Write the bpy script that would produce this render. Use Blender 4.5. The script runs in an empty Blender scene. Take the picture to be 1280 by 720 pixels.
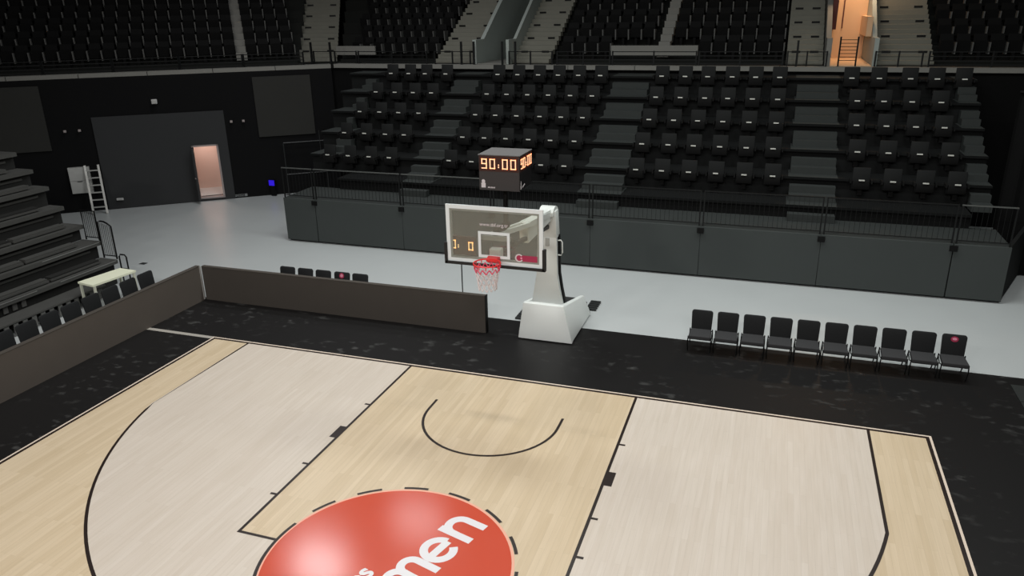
import bpy, bmesh, math, random
from mathutils import Vector, Matrix
random.seed(7)
S = bpy.context.scene
COL = S.collection
R = math.radians

# ------------------------------------------------------------------ camera
cam_d = bpy.data.cameras.new('camera')
cam = bpy.data.objects.new('camera', cam_d)
COL.objects.link(cam)
S.camera = cam
cam_d.sensor_width = 36.0
cam_d.lens = 36.0 * 956.017 / 1280.0
cam_d.clip_end = 300
YAW, PITCH, ROLL = 0.33283, 0.35081, -0.01784
fw = Vector((-math.sin(YAW) * math.cos(PITCH), math.cos(YAW) * math.cos(PITCH), -math.sin(PITCH)))
rt = Vector((math.cos(YAW), math.sin(YAW), 0))
up = rt.cross(fw)
r2 = rt * math.cos(ROLL) + up * math.sin(ROLL)
u2 = up * math.cos(ROLL) - rt * math.sin(ROLL)
mw = Matrix((r2, u2, -fw)).transposed().to_4x4()
mw.translation = Vector((4.5056, -13.3083, 7.1781))
cam.matrix_world = mw

# ------------------------------------------------------------------ world, lamps, exposure
wd = bpy.data.worlds.new('hall_dark')
S.world = wd
wd.use_nodes = True
wd.node_tree.nodes['Background'].inputs[0].default_value = (0.8, 0.9, 1.0, 1)
wd.node_tree.nodes['Background'].inputs[1].default_value = 0.004
S.view_settings.view_transform = 'Standard'
S.view_settings.look = 'None'
S.view_settings.gamma = 1.0
S.view_settings.use_curve_mapping = False
S.view_settings.exposure = 0.0

def lamp(name, loc, power, sx, sy, target=None, spread=120, color=(1, 0.98, 0.955)):
    d = bpy.data.lights.new(name, 'AREA')
    d.shape = 'RECTANGLE'
    d.size, d.size_y = sx, sy
    d.energy = power
    d.color = color
    d.spread = R(spread)
    o = bpy.data.objects.new(name, d)
    COL.objects.link(o)
    o.location = loc
    if target is not None:
        o.rotation_euler = (Vector(target) - Vector(loc)).to_track_quat('-Z', 'Y').to_euler()
    return o

# sports lights hung in rows under the roof, above and around the playing floor
for lx in (-9.0, -3.0, 3.0, 9.0):
    lamp('sports_light', (lx, -22.0, 14.0), 480, 1.4, 0.7, target=(lx * 0.8, -6.0, 0), spread=140)
    for ly in (-9.0, 0.0):
        lamp('sports_light', (lx, ly, 15.0), 120, 1.4, 0.7, spread=130)
for lx, ly, pw in ((-11.4, 8.1, 240), (-8.8, 11.9, 100), (-6.0, 4.5, 360), (0.0, 4.5, 380), (6.0, 4.5, 360), (11.0, 4.5, 260)):
    lamp('sports_light', (lx, ly, 14.0), pw, 2.2, 1.3, spread=165, color=(0.95, 1.0, 0.98) if lx > -7 else (0.98, 0.97, 1.0))

# ------------------------------------------------------------------ materials
def lin(c):
    c = c / 255.0
    return c / 12.92 if c <= 0.04045 else ((c + 0.055) / 1.055) ** 2.4

def srgb(r, g, b):
    return (lin(r), lin(g), lin(b), 1)

MATS = {}
def mat(name, rgb, rough=0.6, metal=0.0, noise=0.0, nscale=8.0, emit=None, estr=1.0, spec=0.5, bump=0.0, stretch=(1, 1, 1)):
    m = bpy.data.materials.new(name)
    m.use_nodes = True
    nt = m.node_tree
    b = nt.nodes['Principled BSDF']
    b.inputs['Base Color'].default_value = srgb(*rgb)
    b.inputs['Roughness'].default_value = rough
    b.inputs['Metallic'].default_value = metal
    b.inputs['Specular IOR Level'].default_value = spec
    if emit:
        b.inputs['Emission Color'].default_value = srgb(*emit)
        b.inputs['Emission Strength'].default_value = estr
    tc = nt.nodes.new('ShaderNodeTexCoord')
    mp = nt.nodes.new('ShaderNodeMapping')
    mp.inputs['Scale'].default_value = stretch
    n = nt.nodes.new('ShaderNodeTexNoise')
    n.inputs['Scale'].default_value = nscale
    n.inputs['Detail'].default_value = 4
    nt.links.new(tc.outputs['Object'], mp.inputs[0])
    nt.links.new(mp.outputs[0], n.inputs['Vector'])
    if noise > 0:
        mx = nt.nodes.new('ShaderNodeMix')
        mx.data_type = 'RGBA'
        c = srgb(*rgb)
        mx.inputs[6].default_value = tuple(v * (1 - noise) for v in c[:3]) + (1,)
        mx.inputs[7].default_value = tuple(min(1, v * (1 + noise)) for v in c[:3]) + (1,)
        nt.links.new(n.outputs['Fac'], mx.inputs[0])
        nt.links.new(mx.outputs[2], b.inputs['Base Color'])
    if bump > 0:
        bp = nt.nodes.new('ShaderNodeBump')
        bp.inputs['Strength'].default_value = bump
        bp.inputs['Distance'].default_value = 0.01
        nt.links.new(n.outputs['Fac'], bp.inputs['Height'])
        nt.links.new(bp.outputs[0], b.inputs['Normal'])
    MATS[name] = m
    return m

def wood(name, c1, c2, rough, coat=0.0):
    m = bpy.data.materials.new(name)
    m.use_nodes = True
    nt = m.node_tree
    b = nt.nodes['Principled BSDF']
    b.inputs['Roughness'].default_value = rough
    tc = nt.nodes.new('ShaderNodeTexCoord')
    mp = nt.nodes.new('ShaderNodeMapping')
    mp.inputs['Rotation'].default_value = (0, 0, R(90))
    br = nt.nodes.new('ShaderNodeTexBrick')
    br.inputs['Color1'].default_value = srgb(*c1)
    br.inputs['Color2'].default_value = srgb(*c2)
    br.inputs['Mortar'].default_value = tuple(0.86 * v for v in srgb(*c2)[:3]) + (1,)
    br.inputs['Scale'].default_value = 1.0
    br.inputs['Mortar Size'].default_value = 0.0015
    br.inputs['Brick Width'].default_value = 1.6
    br.inputs['Row Height'].default_value = 0.09
    mp2 = nt.nodes.new('ShaderNodeMapping')
    mp2.inputs['Scale'].default_value = (9, 0.55, 1)
    n = nt.nodes.new('ShaderNodeTexNoise')
    n.inputs['Scale'].default_value = 2.2
    n.inputs['Detail'].default_value = 5
    mx = nt.nodes.new('ShaderNodeMix')
    mx.data_type = 'RGBA'
    mx.blend_type = 'MULTIPLY'
    mx.inputs[0].default_value = 1.0
    ra = nt.nodes.new('ShaderNodeValToRGB')
    ra.color_ramp.elements[0].position = 0.25
    ra.color_ramp.elements[0].color = (0.91, 0.90, 0.87, 1)
    ra.color_ramp.elements[1].position = 0.75
    ra.color_ramp.elements[1].color = (1, 1, 1, 1)
    L = nt.links.new
    L(tc.outputs['Object'], mp.inputs[0]); L(mp.outputs[0], br.inputs['Vector'])
    L(tc.outputs['Object'], mp2.inputs[0]); L(mp2.outputs[0], n.inputs['Vector'])
    L(n.outputs['Fac'], ra.inputs[0])
    L(br.outputs['Color'], mx.inputs[6]); L(ra.outputs[0], mx.inputs[7])
    L(mx.outputs[2], b.inputs['Base Color'])
    MATS[name] = m
    return m

wood('natural_maple', (219, 200, 172), (209, 189, 159), 0.32)
wood('whitewashed_maple', (217, 206, 194), (212, 200, 187), 0.34)
mat('line_black', (38, 27, 23), 0.4)
mat('line_cream', (222, 205, 188), 0.4)
mat('line_grey', (165, 160, 152), 0.5)
mat('circle_red', (203, 82, 60), 0.17)
mat('circle_rim', (236, 176, 152), 0.3)
mat('letter_white', (226, 224, 226), 0.35)
mat('epoxy_grey', (182, 186, 186), 0.32, noise=0.05, nscale=0.8)
mat('vinyl_white', (232, 236, 233), 0.5)
mat('vinyl_white_side', (216, 221, 218), 0.5)
mat('steel_white', (222, 226, 222), 0.35)
mat('board_white', (230, 237, 238), 0.4)
mat('alu_frame', (170, 174, 172), 0.35, metal=0.3)
mat('black_pad', (20, 20, 20), 0.6)
mat('black_steel', (14, 14, 14), 0.5, spec=0.15)
mat('dark_steel', (40, 42, 42), 0.5)
mat('ballast_dark', (34, 35, 35), 0.7)
mat('rim_red', (232, 48, 52), 0.35)
mat('net_white', (222, 214, 214), 0.8)
mat('net_pink', (226, 80, 110), 0.7)
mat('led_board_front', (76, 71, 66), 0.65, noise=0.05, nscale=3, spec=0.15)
mat('led_board_lit', (96, 89, 83), 0.65, noise=0.05, nscale=3, spec=0.15)  # same board as the front one, colour lightened to imitate light from the right
mat('led_board_edge', (178, 176, 172), 0.4, metal=0.2)
mat('stand_panel', (64, 68, 67), 0.75, noise=0.06, nscale=1.0, spec=0.15)
mat('seat_deck', (20, 21, 21), 0.85, spec=0.15)
mat('stand_deck', (53, 56, 55), 0.8, noise=0.08, nscale=4, spec=0.15)
mat('stand_riser', (25, 26, 26), 0.8, spec=0.15)
mat('stand_nosing', (46, 48, 47), 0.6, spec=0.15)
mat('rail_dark', (26, 27, 27), 0.5, spec=0.15)
mat('rail_pale', (80, 82, 80), 0.5)
mat('seat_black', (21, 21, 21), 0.75, spec=0.15)
mat('seat_back', (27, 28, 28), 0.7, spec=0.15)
mat('seat_plate', (205, 205, 198), 0.4)
mat('chair_fabric', (40, 41, 42), 0.85, noise=0.12, nscale=60, spec=0.15)
mat('chair_seat_fabric', (56, 56, 57), 0.85, noise=0.12, nscale=60, spec=0.15)
mat('chair_leg', (16, 16, 16), 0.5, spec=0.2)
mat('patch_red', (168, 42, 78), 0.6)
mat('patch_pink', (232, 150, 172), 0.6)
mat('cream_laminate', (240, 242, 216), 0.45)
mat('cream_leg', (205, 206, 190), 0.45)
mat('wall_black', (15, 15, 16), 0.85, spec=0.15)
mat('drape_black', (12, 12, 12), 0.95, spec=0.15)
mat('acoustic_grey', (50, 50, 48), 0.9, noise=0.05, nscale=2, spec=0.15)
mat('shutter_grey', (52, 53, 54), 0.7, spec=0.15)
mat('frame_grey', (150, 140, 138), 0.45)
mat('door_glow_room', (214, 188, 176), 0.7)
mat('alu_ladder', (176, 176, 172), 0.35, metal=0.2)
mat('cabinet_white', (172, 172, 169), 0.5)
mat('concrete', (116, 115, 106), 0.85, noise=0.08, nscale=3, spec=0.15)
mat('concrete_edge', (124, 123, 118), 0.85, noise=0.06, nscale=3, spec=0.15)
mat('concrete_light', (150, 157, 152), 0.85, noise=0.05, nscale=1.5)
mat('terrace_dark', (30, 31, 29), 0.85, spec=0.15)
mat('corridor_beige', (214, 176, 138), 0.7)
mat('corridor_maroon', (84, 34, 28), 0.7)
mat('upper_seat', (13, 13, 13), 0.75, spec=0.15)
mat('upper_arm', (86, 86, 84), 0.5)
mat('roof_dark', (26, 26, 27), 0.9, spec=0.15)
mat('clock_case', (54, 50, 50), 0.55)
mat('clock_top', (92, 90, 90), 0.6)
mat('clock_black', (14, 12, 14), 0.4)
mat('display_brown', (58, 22, 10), 0.5)
mat('digit_orange', (255, 200, 165), 0.5, emit=(255, 186, 140), estr=1.05)
mat('digit_halo', (120, 50, 20), 0.5, emit=(150, 58, 22), estr=0.35)
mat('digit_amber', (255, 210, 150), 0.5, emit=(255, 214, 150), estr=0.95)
mat('print_white', (214, 206, 208), 0.5)
mat('blue_lamp', (30, 16, 150), 0.4, emit=(40, 18, 190), estr=1.0)
mat('plastic_pale', (200, 200, 198), 0.5)
mat('bleacher_panel', (74, 74, 72), 0.7, noise=0.12, nscale=3, spec=0.15)
mat('bleacher_dark', (42, 42, 41), 0.8, spec=0.15)
mat('bleacher_nosing', (128, 128, 126), 0.45, metal=0.2)
mat('bleacher_slat', (88, 88, 86), 0.6)
mat('grate', (66, 70, 70), 0.6)

# black rubber surround with scuffs of its own
def surround_mat():
    m = bpy.data.materials.new('rubber_black')
    m.use_nodes = True
    nt = m.node_tree
    b = nt.nodes['Principled BSDF']
    b.inputs['Roughness'].default_value = 0.48
    b.inputs['Specular IOR Level'].default_value = 0.22
    tc = nt.nodes.new('ShaderNodeTexCoord')
    mp = nt.nodes.new('ShaderNodeMapping')
    mp.inputs['Scale'].default_value = (1.0, 1.5, 1)
    n1 = nt.nodes.new('ShaderNodeTexNoise'); n1.inputs['Scale'].default_value = 3.4; n1.inputs['Detail'].default_value = 5
    n2 = nt.nodes.new('ShaderNodeTexNoise'); n2.inputs['Scale'].default_value = 0.55; n2.inputs['Detail'].default_value = 2
    r1 = nt.nodes.new('ShaderNodeValToRGB'); r1.color_ramp.elements[0].position = 0.56; r1.color_ramp.elements[1].position = 0.72
    r2_ = nt.nodes.new('ShaderNodeValToRGB'); r2_.color_ramp.elements[0].position = 0.45; r2_.color_ramp.elements[1].position = 0.62
    mu = nt.nodes.new('ShaderNodeMath'); mu.operation = 'MULTIPLY'
    mx = nt.nodes.new('ShaderNodeMix'); mx.data_type = 'RGBA'
    mx.inputs[6].default_value = srgb(24, 23, 23); mx.inputs[7].default_value = srgb(68, 68, 67)
    L = nt.links.new
    L(tc.outputs['Object'], mp.inputs[0]); L(mp.outputs[0], n1.inputs['Vector']); L(tc.outputs['Object'], n2.inputs['Vector'])
    L(n1.outputs['Fac'], r1.inputs[0]); L(n2.outputs['Fac'], r2_.inputs[0])
    L(r1.outputs[0], mu.inputs[0]); L(r2_.outputs[0], mu.inputs[1]); L(mu.outputs[0], mx.inputs[0])
    L(mx.outputs[2], b.inputs['Base Color'])
    MATS['rubber_black'] = m
surround_mat()

def glass_mat():
    m = bpy.data.materials.new('board_glass')
    m.use_nodes = True
    nt = m.node_tree
    for n in list(nt.nodes):
        if n.type != 'OUTPUT_MATERIAL':
            nt.nodes.remove(n)
    out = [n for n in nt.nodes if n.type == 'OUTPUT_MATERIAL'][0]
    tr = nt.nodes.new('ShaderNodeBsdfTransparent'); tr.inputs[0].default_value = (0.93, 0.94, 0.91, 1)
    df = nt.nodes.new('ShaderNodeBsdfDiffuse'); df.inputs[0].default_value = (0.62, 0.60, 0.52, 1)
    gl = nt.nodes.new('ShaderNodeBsdfGlossy'); gl.inputs[1].default_value = 0.04
    fr = nt.nodes.new('ShaderNodeFresnel'); fr.inputs[0].default_value = 1.5
    m1 = nt.nodes.new('ShaderNodeMixShader'); m1.inputs[0].default_value = 0.13
    m2 = nt.nodes.new('ShaderNodeMixShader')
    L = nt.links.new
    L(tr.outputs[0], m1.inputs[1]); L(df.outputs[0], m1.inputs[2])
    L(fr.outputs[0], m2.inputs[0]); L(m1.outputs[0], m2.inputs[1]); L(gl.outputs[0], m2.inputs[2])
    L(m2.outputs[0], out.inputs[0])
    MATS['board_glass'] = m
glass_mat()

# ------------------------------------------------------------------ builders
class MB:
    """collects simple solids and links them as one mesh object"""
    def __init__(self):
        self.v, self.f = [], []
    def hexa(self, p):      # 8 points: bottom ring 0-3 (ccw seen from above), top ring 4-7
        o = len(self.v); self.v += [tuple(q) for q in p]
        for q in ((3, 2, 1, 0), (4, 5, 6, 7), (0, 1, 5, 4), (1, 2, 6, 5), (2, 3, 7, 6), (3, 0, 4, 7)):
            self.f.append(tuple(o + i for i in q))
        return self
    def box(self, x0, x1, y0, y1, z0, z1):
        return self.hexa([(x0, y0, z0), (x1, y0, z0), (x1, y1, z0), (x0, y1, z0),
                          (x0, y0, z1), (x1, y0, z1), (x1, y1, z1), (x0, y1, z1)])
    def prism(self, pts, z0, z1):
        n = len(pts); o = len(self.v)
        self.v += [(x, y, z0) for x, y in pts] + [(x, y, z1) for x, y in pts]
        self.f.append(tuple(o + i for i in reversed(range(n)))); self.f.append(tuple(o + n + i for i in range(n)))
        for i in range(n):
            j = (i + 1) % n
            self.f.append((o + i, o + j, o + n + j, o + n + i))
        return self
    def flat(self, pts, z):
        o = len(self.v); self.v += [(x, y, z) for x, y in pts]
        self.f.append(tuple(range(o, o + len(pts))))
        return self
    def extr(self, pts3, vec):      # polygon of 3-D points extruded by vec
        n = len(pts3); o = len(self.v); vec = Vector(vec)
        self.v += [tuple(p) for p in pts3] + [tuple(Vector(p) + vec) for p in pts3]
        self.f.append(tuple(o + i for i in range(n))); self.f.append(tuple(o + n + i for i in reversed(range(n))))
        for i in range(n):
            j = (i + 1) % n
            self.f.append((o + j, o + i, o + n + i, o + n + j))
        return self
    def beam(self, a, b, w, h, upv=(0, 0, 1)):   # rectangular bar
        a, b = Vector(a), Vector(b); d = (b - a).normalized()
        s = d.cross(Vector(upv)).normalized() * (w / 2); t = s.cross(d).normalized() * (h / 2)
        return self.hexa([a - s - t, a + s - t, b + s - t, b - s - t, a - s + t, a + s + t, b + s + t, b - s + t])
    def tube(self, pts, r, n=6, closed=False):
        pts = [Vector(p) for p in pts]; o = len(self.v); m = len(pts)
        for i, p in enumerate(pts):
            if closed:
                d = pts[(i + 1) % m] - pts[i - 1]
            else:
                d = pts[min(i + 1, m - 1)] - pts[max(i - 1, 0)]
            d.normalize()
            ref = Vector((0, 0, 1)) if abs(d.z) < 0.9 else Vector((1, 0, 0))
            s = d.cross(ref).normalized(); t = s.cross(d)
            for k in range(n):
                a = 2 * math.pi * k / n
                self.v.append(tuple(p + s * (r * math.cos(a)) + t * (r * math.sin(a))))
        for i in range(m if closed else m - 1):
            i2 = (i + 1) % m
            for k in range(n):
                k2 = (k + 1) % n
                self.f.append((o + i * n + k, o + i * n + k2, o + i2 * n + k2, o + i2 * n + k))
        if not closed:
            self.f.append(tuple(o + k for k in reversed(range(n)))); self.f.append(tuple(o + (m - 1) * n + k for k in range(n)))
        return self
    def mesh(self, name, m, off=(0, 0, 0), smooth=False, bevel=0.0, seg=2):
        me = bpy.data.meshes.new(name)
        ox, oy, oz = off
        me.from_pydata([(x - ox, y - oy, z - oz) for x, y, z in self.v], [], self.f)
        bm = bmesh.new(); bm.from_mesh(me)
        bmesh.ops.recalc_face_normals(bm, faces=bm.faces)
        if bevel > 0:
            bmesh.ops.bevel(bm, geom=list(bm.edges), offset=bevel, segments=seg, profile=0.5, affect='EDGES', clamp_overlap=True)
            smooth = True
        bm.to_mesh(me); bm.free()
        if smooth:
            me.polygons.foreach_set('use_smooth', [True] * len(me.polygons))
            try:
                me.set_sharp_from_angle(angle=R(40))
            except Exception:
                pass
        me.materials.append(MATS[m])
        me.update()
        return me
    def build(self, name, m, parent=None, local=False, **kw):
        off = (0, 0, 0)
        if parent is not None and not local:
            q = parent; o = Vector((0, 0, 0))
            while q is not None:
                o += q.location; q = q.parent
            off = tuple(o)
        ob = bpy.data.objects.new(name, self.mesh(name, m, off, **kw))
        COL.objects.link(ob)
        ob.parent = parent
        return ob

def tag(o, label=None, cat=None, group=None, kind=None):
    if label: o['label'] = label
    if cat: o['category'] = cat
    if group: o['group'] = group
    if kind: o['kind'] = kind
    return o

def thing(name, label, cat, loc=(0, 0, 0), rz=0.0, group=None):
    o = bpy.data.objects.new(name, None)
    o.empty_display_size = 0.1
    COL.objects.link(o)
    o.location = loc
    o.rotation_euler = (0, 0, rz)
    return tag(o, label, cat, group)

def struct_root(name, loc=(0, 0, 0)):
    o = bpy.data.objects.new(name, None)
    COL.objects.link(o)
    o.location = loc
    return tag(o, kind='structure')

def copy_tree(o, parent=None):
    c = o.copy()
    COL.objects.link(c)
    c.parent = parent
    for ch in list(o.children):
        copy_tree(ch, c)
    return c

ORD = ['first', 'second', 'third', 'fourth', 'fifth', 'sixth', 'seventh', 'eighth', 'ninth', 'tenth', 'eleventh', 'twelfth',
       'thirteenth', 'fourteenth', 'fifteenth', 'sixteenth', 'seventeenth', 'eighteenth', 'nineteenth', 'twentieth']
def ordn(i):
    if i < 20: return ORD[i]
    return 'twenty-' + ORD[i - 20] if i < 29 else 'thirtieth'

def arc(cx, cy, r, a0, a1, n):
    return [(cx + r * math.cos(R(a0 + (a1 - a0) * i / n)), cy + r * math.sin(R(a0 + (a1 - a0) * i / n))) for i in range(n + 1)]

def ribbon(mb, pts, w, z, closed=False):
    P = [Vector((x, y)) for x, y in pts]; n = len(P); Lp, Rp = [], []
    for i in range(n):
        if closed:
            d1 = (P[i] - P[i - 1]).normalized(); d2 = (P[(i + 1) % n] - P[i]).normalized()
        else:
            d1 = (P[i] - P[max(i - 1, 0)]); d2 = (P[min(i + 1, n - 1)] - P[i])
            d1 = d1.normalized() if d1.length > 0 else d2.normalized()
            d2 = d2.normalized() if d2.length > 0 else d1
        t = (d1 + d2).normalized(); nn = Vector((-t.y, t.x)); k = max(0.5, nn.dot(Vector((-d1.y, d1.x))))
        Lp.append(P[i] + nn * (w / 2 / k)); Rp.append(P[i] - nn * (w / 2 / k))
    for i in range(n if closed else n - 1):
        j = (i + 1) % n
        mb.flat([Rp[i], Rp[j], Lp[j], Lp[i]], z)
    return mb

def text_mesh(name, body, size, bold=0.0):
    c = bpy.data.curves.new(name, 'FONT')
    c.body = body; c.size = size; c.offset = bold; c.resolution_u = 3
    t = bpy.data.objects.new(name + '_src', c)
    COL.objects.link(t)
    dg = bpy.context.evaluated_depsgraph_get(); dg.update()
    me = bpy.data.meshes.new_from_object(t.evaluated_get(dg))
    bpy.data.objects.remove(t); bpy.data.curves.remove(c)
    return me

# ================================================================== SETTING
tag(MB().box(-34, 30, -34, 24, -0.3, -0.012).build('floor', 'epoxy_grey'), kind='structure')
# black rubber surround, let into the floor
sr = tag(MB().box(-9.62, 11.6, -33, 3.07, -0.011, -0.001).build('floor_surround', 'rubber_black'), kind='structure')
# the dark plate on the far right of the surround
fp = thing('floor_panel', 'dark grey floor panel lying at the right corner of the black surround', 'panel', (10.4, 1.2, 0))
MB().box(9.38, 11.5, 1.92, 2.64, 0, 0.03).build('panel', 'stand_nosing', fp)
MB().box(9.38, 11.5, -0.6, 1.90, 0, 0.03).build('panel', 'stand_nosing', fp)

# ---- court
court = struct_root('floor_court', (0, -8, 0))
Z0 = 0.0
MB().box(-7.55, 7.55, -28, 0.05, -0.01, Z0).build('natural_wood_field', 'natural_maple', court)
BY = -1.575
a_arc = math.degrees(math.asin((-2.99 - BY) / 6.75))
th0 = -math.degrees(math.acos(6.6 / 6.75)); yj = BY + 6.75 * math.sin(R(th0))
right_arc = arc(0, BY, 6.75, th0, -90, 40)
MB().flat([(2.45, 0), (2.45, -5.8), (0, -5.8), (0, BY - 6.75)] + list(reversed(right_arc)) + [(6.6, 0)], Z0 + 0.002).build('whitewashed_field', 'whitewashed_maple', court)
MB().flat([(-x, y) for x, y in [(2.45, 0), (2.45, -5.8), (0, -5.8), (0, BY - 6.75)] + list(reversed(right_arc)) + [(6.6, 0)]], Z0 + 0.002).build('whitewashed_field', 'whitewashed_maple', court)
ZL = Z0 + 0.004
def line(pts, w=0.05, m='line_black', z=ZL, closed=False):
    return ribbon(MB(), pts, w, z, closed).build('painted_line', m, court)
line([(-7.525, 0.025), (7.525, 0.025), (7.525, -28), (-7.525, -28)], 0.05, closed=True)
line([(-7.58, 0.08), (7.58, 0.08), (7.58, -28.05), (-7.58, -28.05)], 0.04, 'line_cream', closed=True)
line([(-9.5, 0.05), (-7.6, 0.05)], 0.12, 'line_grey', z=0.001)
tp = [(6.575, 0), (6.575, yj)] + arc(0, BY, 6.725, th0, -180 - th0, 80)[1:] + [(-6.575, yj), (-6.575, 0)]
line(tp)
line([(-1.8, -5.775), (-2.425, -5.775), (-2.425, 0)])
line([(1.8, -5.775), (2.425, -5.775), (2.425, 0)])
line([(1.275, -1.2), (1.275, BY)] + arc(0, BY, 1.275, 0, -180, 32)[1:] + [(-1.275, -1.2)])
for s in (-1, 1):
    for y0, y1 in ((-1.75, -1.8), (-3.9, -3.95), (-4.8, -4.85)):
        MB().flat([(s * 2.45, y0), (s * 2.55, y0), (s * 2.55, y1), (s * 2.45, y1)], ZL).build('lane_mark', 'line_black', court)
    MB().flat([(s * 2.45, -2.65), (s * 2.57, -2.65), (s * 2.57, -3.05), (s * 2.45, -3.05)], ZL).build('lane_block', 'line_black', court)
line(arc(0, -5.775, 1.775, 166.5, 360 + 0, 60))
for k in range(7):
    a0 = 155.9 - 23.75 * k
    line(arc(0, -5.775, 1.8, a0, a0 - 12.5, 6))
MB().flat(arc(0, -5.775, 1.765, 0, 360, 96)[:-1], Z0 + 0.003).build('circle_rim', 'circle_rim', court)
MB().flat(arc(0, -5.775, 1.725, 0, 360, 96)[:-1], Z0 + 0.0045).build('red_circle', 'circle_red', court)
# lettering across the circle
LA = Vector((0.92, -5.0)); TH = R(74.2)
def T2(u, v):
    return (LA.x + u * math.cos(TH) - v * math.sin(TH), LA.y + u * math.sin(TH) + v * math.cos(TH))
def glyph(name, strokes, u0, w=0.122):
    mb = MB()
    for st in strokes:
        ribbon(mb, [T2(u0 + a, b) for a, b in st], w, Z0 + 0.0065 + 0.0004 * strokes.index(st))
    return mb.build(name, 'letter_white', court)
XH = 0.575
glyph('letter', [[(0.06, 0), (0.06, XH)], [(0.06, 0.25)] + arc(0.235, XH - 0.235, 0.175, 165, 0, 14) + [(0.41, 0)]], -0.02, 0.128)
glyph('letter', [arc(0.27, 0.275, 0.212, 4, 318, 26), [(0.06, 0.275), (0.48, 0.275)]], -0.625, 0.122)
glyph('letter', [[(0.06, 0), (0.06, XH)], [(0.06, 0.25)] + arc(0.205, XH - 0.205, 0.145, 165, 0, 14) + [(0.35, 0)],
                 [(0.35, 0.25)] + arc(0.495, XH - 0.205, 0.145, 165, 0, 14) + [(0.64, 0)]], -1.33)
me = text_mesh('letter', 'es', 0.40, 0.012)
me.materials.clear(); me.materials.append(MATS['letter_white'])
ob = bpy.data.objects.new('letter', me); COL.objects.link(ob); ob.parent = court
tx = T2(-1.535, 0.70)
ob.location = (tx[0], tx[1] + 8, Z0 + 0.0065); ob.rotation_euler = (0, 0, TH)

# ---- walls, roof
P0 = Vector((-20.0, 9.46)); DV = Vector((4.27, 3.38)).normalized(); NV = Vector((-DV.y, DV.x))
def DP(t, off=0.0):
    q = P0 + DV * t + NV * off
    return (q.x, q.y)
def slab_along(mb, t0, t1, o0, o1, z0, z1):
    return mb.prism([DP(t0, o0), DP(t1, o0), DP(t1, o1), DP(t0, o1)], z0, z1)
wc = tag(MB().prism([DP(-9, 0.0), DP(3.30, 0.0), DP(3.30, 0.3), DP(-9, 0.3)], -0.012, 5.0).build('wall_corner', 'wall_black'), kind='structure')
slab_along(MB(), 4.18, 9.0, 0.0, 0.3, -0.012, 5.0).build('wall_segment', 'wall_black', wc)
slab_along(MB(), 3.30, 4.18, 0.0, 0.3, 2.2, 5.0).build('wall_segment', 'wall_black', wc)
slab_along(MB(), 3.30, 4.18, 0.0, 0.3, -0.012, 0.14).build('wall_segment', 'wall_black', wc)
tag(MB().box(-14.2, 14.2, 15.32, 15.6, -0.012, 5.0).build('wall_back', 'drape_black'), kind='structure')
MB2 = MB().prism([(13.0, 15.4), (21, 8.9), (21.2, 9.1), (13.2, 15.6)], -0.012, 5.0)
tag(MB2.build('wall_right', 'drape_black'), kind='structure')
tag(MB().box(-34, -33.7, -34, 24, -0.012, 18).build('wall_left', 'wall_black'), kind='structure')
tag(MB().box(29.7, 30, -34, 24, -0.012, 18).build('wall_far_right', 'wall_black'), kind='structure')
tag(MB().box(-34, 30, -34, -33.7, -0.012, 18).build('wall_front', 'wall_black'), kind='structure')
tag(MB().box(-34, 30, 23.7, 24, 4.9, 18).build('wall_upper', 'wall_black'), kind='structure')
tag(MB().box(-34, 30, -34, 24, 18, 18.3).build('ceiling', 'roof_dark'), kind='structure')

# the grey wide shutter panel in the corner wall and the pale sound panels
sh = tag(MB().prism([DP(-0.1, -0.06), DP(3.27, -0.06), DP(3.27, -0.003), DP(-0.1, -0.003)], 0.0, 3.56).build('trim_1', 'shutter_grey'), kind='structure')
slab_along(MB(), 4.22, 4.62, -0.06, -0.003, 0.0, 3.56).build('shutter_leaf', 'shutter_grey', sh)
slab_along(MB(), 3.27, 4.22, -0.06, -0.003, 2.26, 3.56).build('shutter_leaf', 'shutter_grey', sh)
slab_along(MB(), 3.27, 4.22, -0.06, -0.003, 0.0, 0.13).build('shutter_leaf', 'shutter_grey', sh)
for lab, t0, t1 in (('grey sound panel high on black wall left of the shutter', -7.0, -1.62), ('grey sound panel high on black wall beside the seating stand', 5.86, 8.1)):
    o = slab_along(MB(), t0, t1, -0.08, -0.003, 2.42, 4.78).build('sound_panel', 'acoustic_grey')
    tag(o, lab, 'panel', 'sound panels on the corner wall')

# doorway with a lit room behind it
dr = struct_root('door_1', (DP(3.74)[0], DP(3.74)[1], 0.14))
for t0, t1, z0, z1 in ((3.24, 3.31, 0.13, 2.26), (4.17, 4.24, 0.13, 2.26), (3.24, 4.24, 2.20, 2.26), (3.24, 4.24, 0.09, 0.15)):
    slab_along(MB(), t0, t1, -0.10, 0.12, z0, z1).build('door_frame', 'frame_grey', dr)
lr = struct_root('wall_room', (DP(3.74, 1.5)[0], DP(3.74, 1.5)[1], 0.14))
slab_along(MB(), 2.6, 5.0, 1.9, 2.0, 0.10, 2.7).build('room_wall', 'door_glow_room', lr)
slab_along(MB(), 2.5, 2.6, 0.31, 2.0, 0.10, 2.7).build('room_wall', 'door_glow_room', lr)
slab_along(MB(), 5.0, 5.1, 0.31, 2.0, 0.10, 2.7).build('room_wall', 'door_glow_room', lr)
slab_along(MB(), 2.5, 5.1, 0.31, 2.0, 2.7, 2.8).build('room_ceiling', 'door_glow_room', lr)
slab_along(MB(), 2.5, 5.1, 0.0, 2.0, 0.04, 0.14).build('room_floor', 'epoxy_grey', lr)
q = DP(3.7, 1.1)
lamp('room_lamp', (q[0], q[1], 2.65), 24.0, 0.5, 0.5, spread=180, color=(1, 0.80, 0.72))
q = DP(3.33, -0.13)
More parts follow.
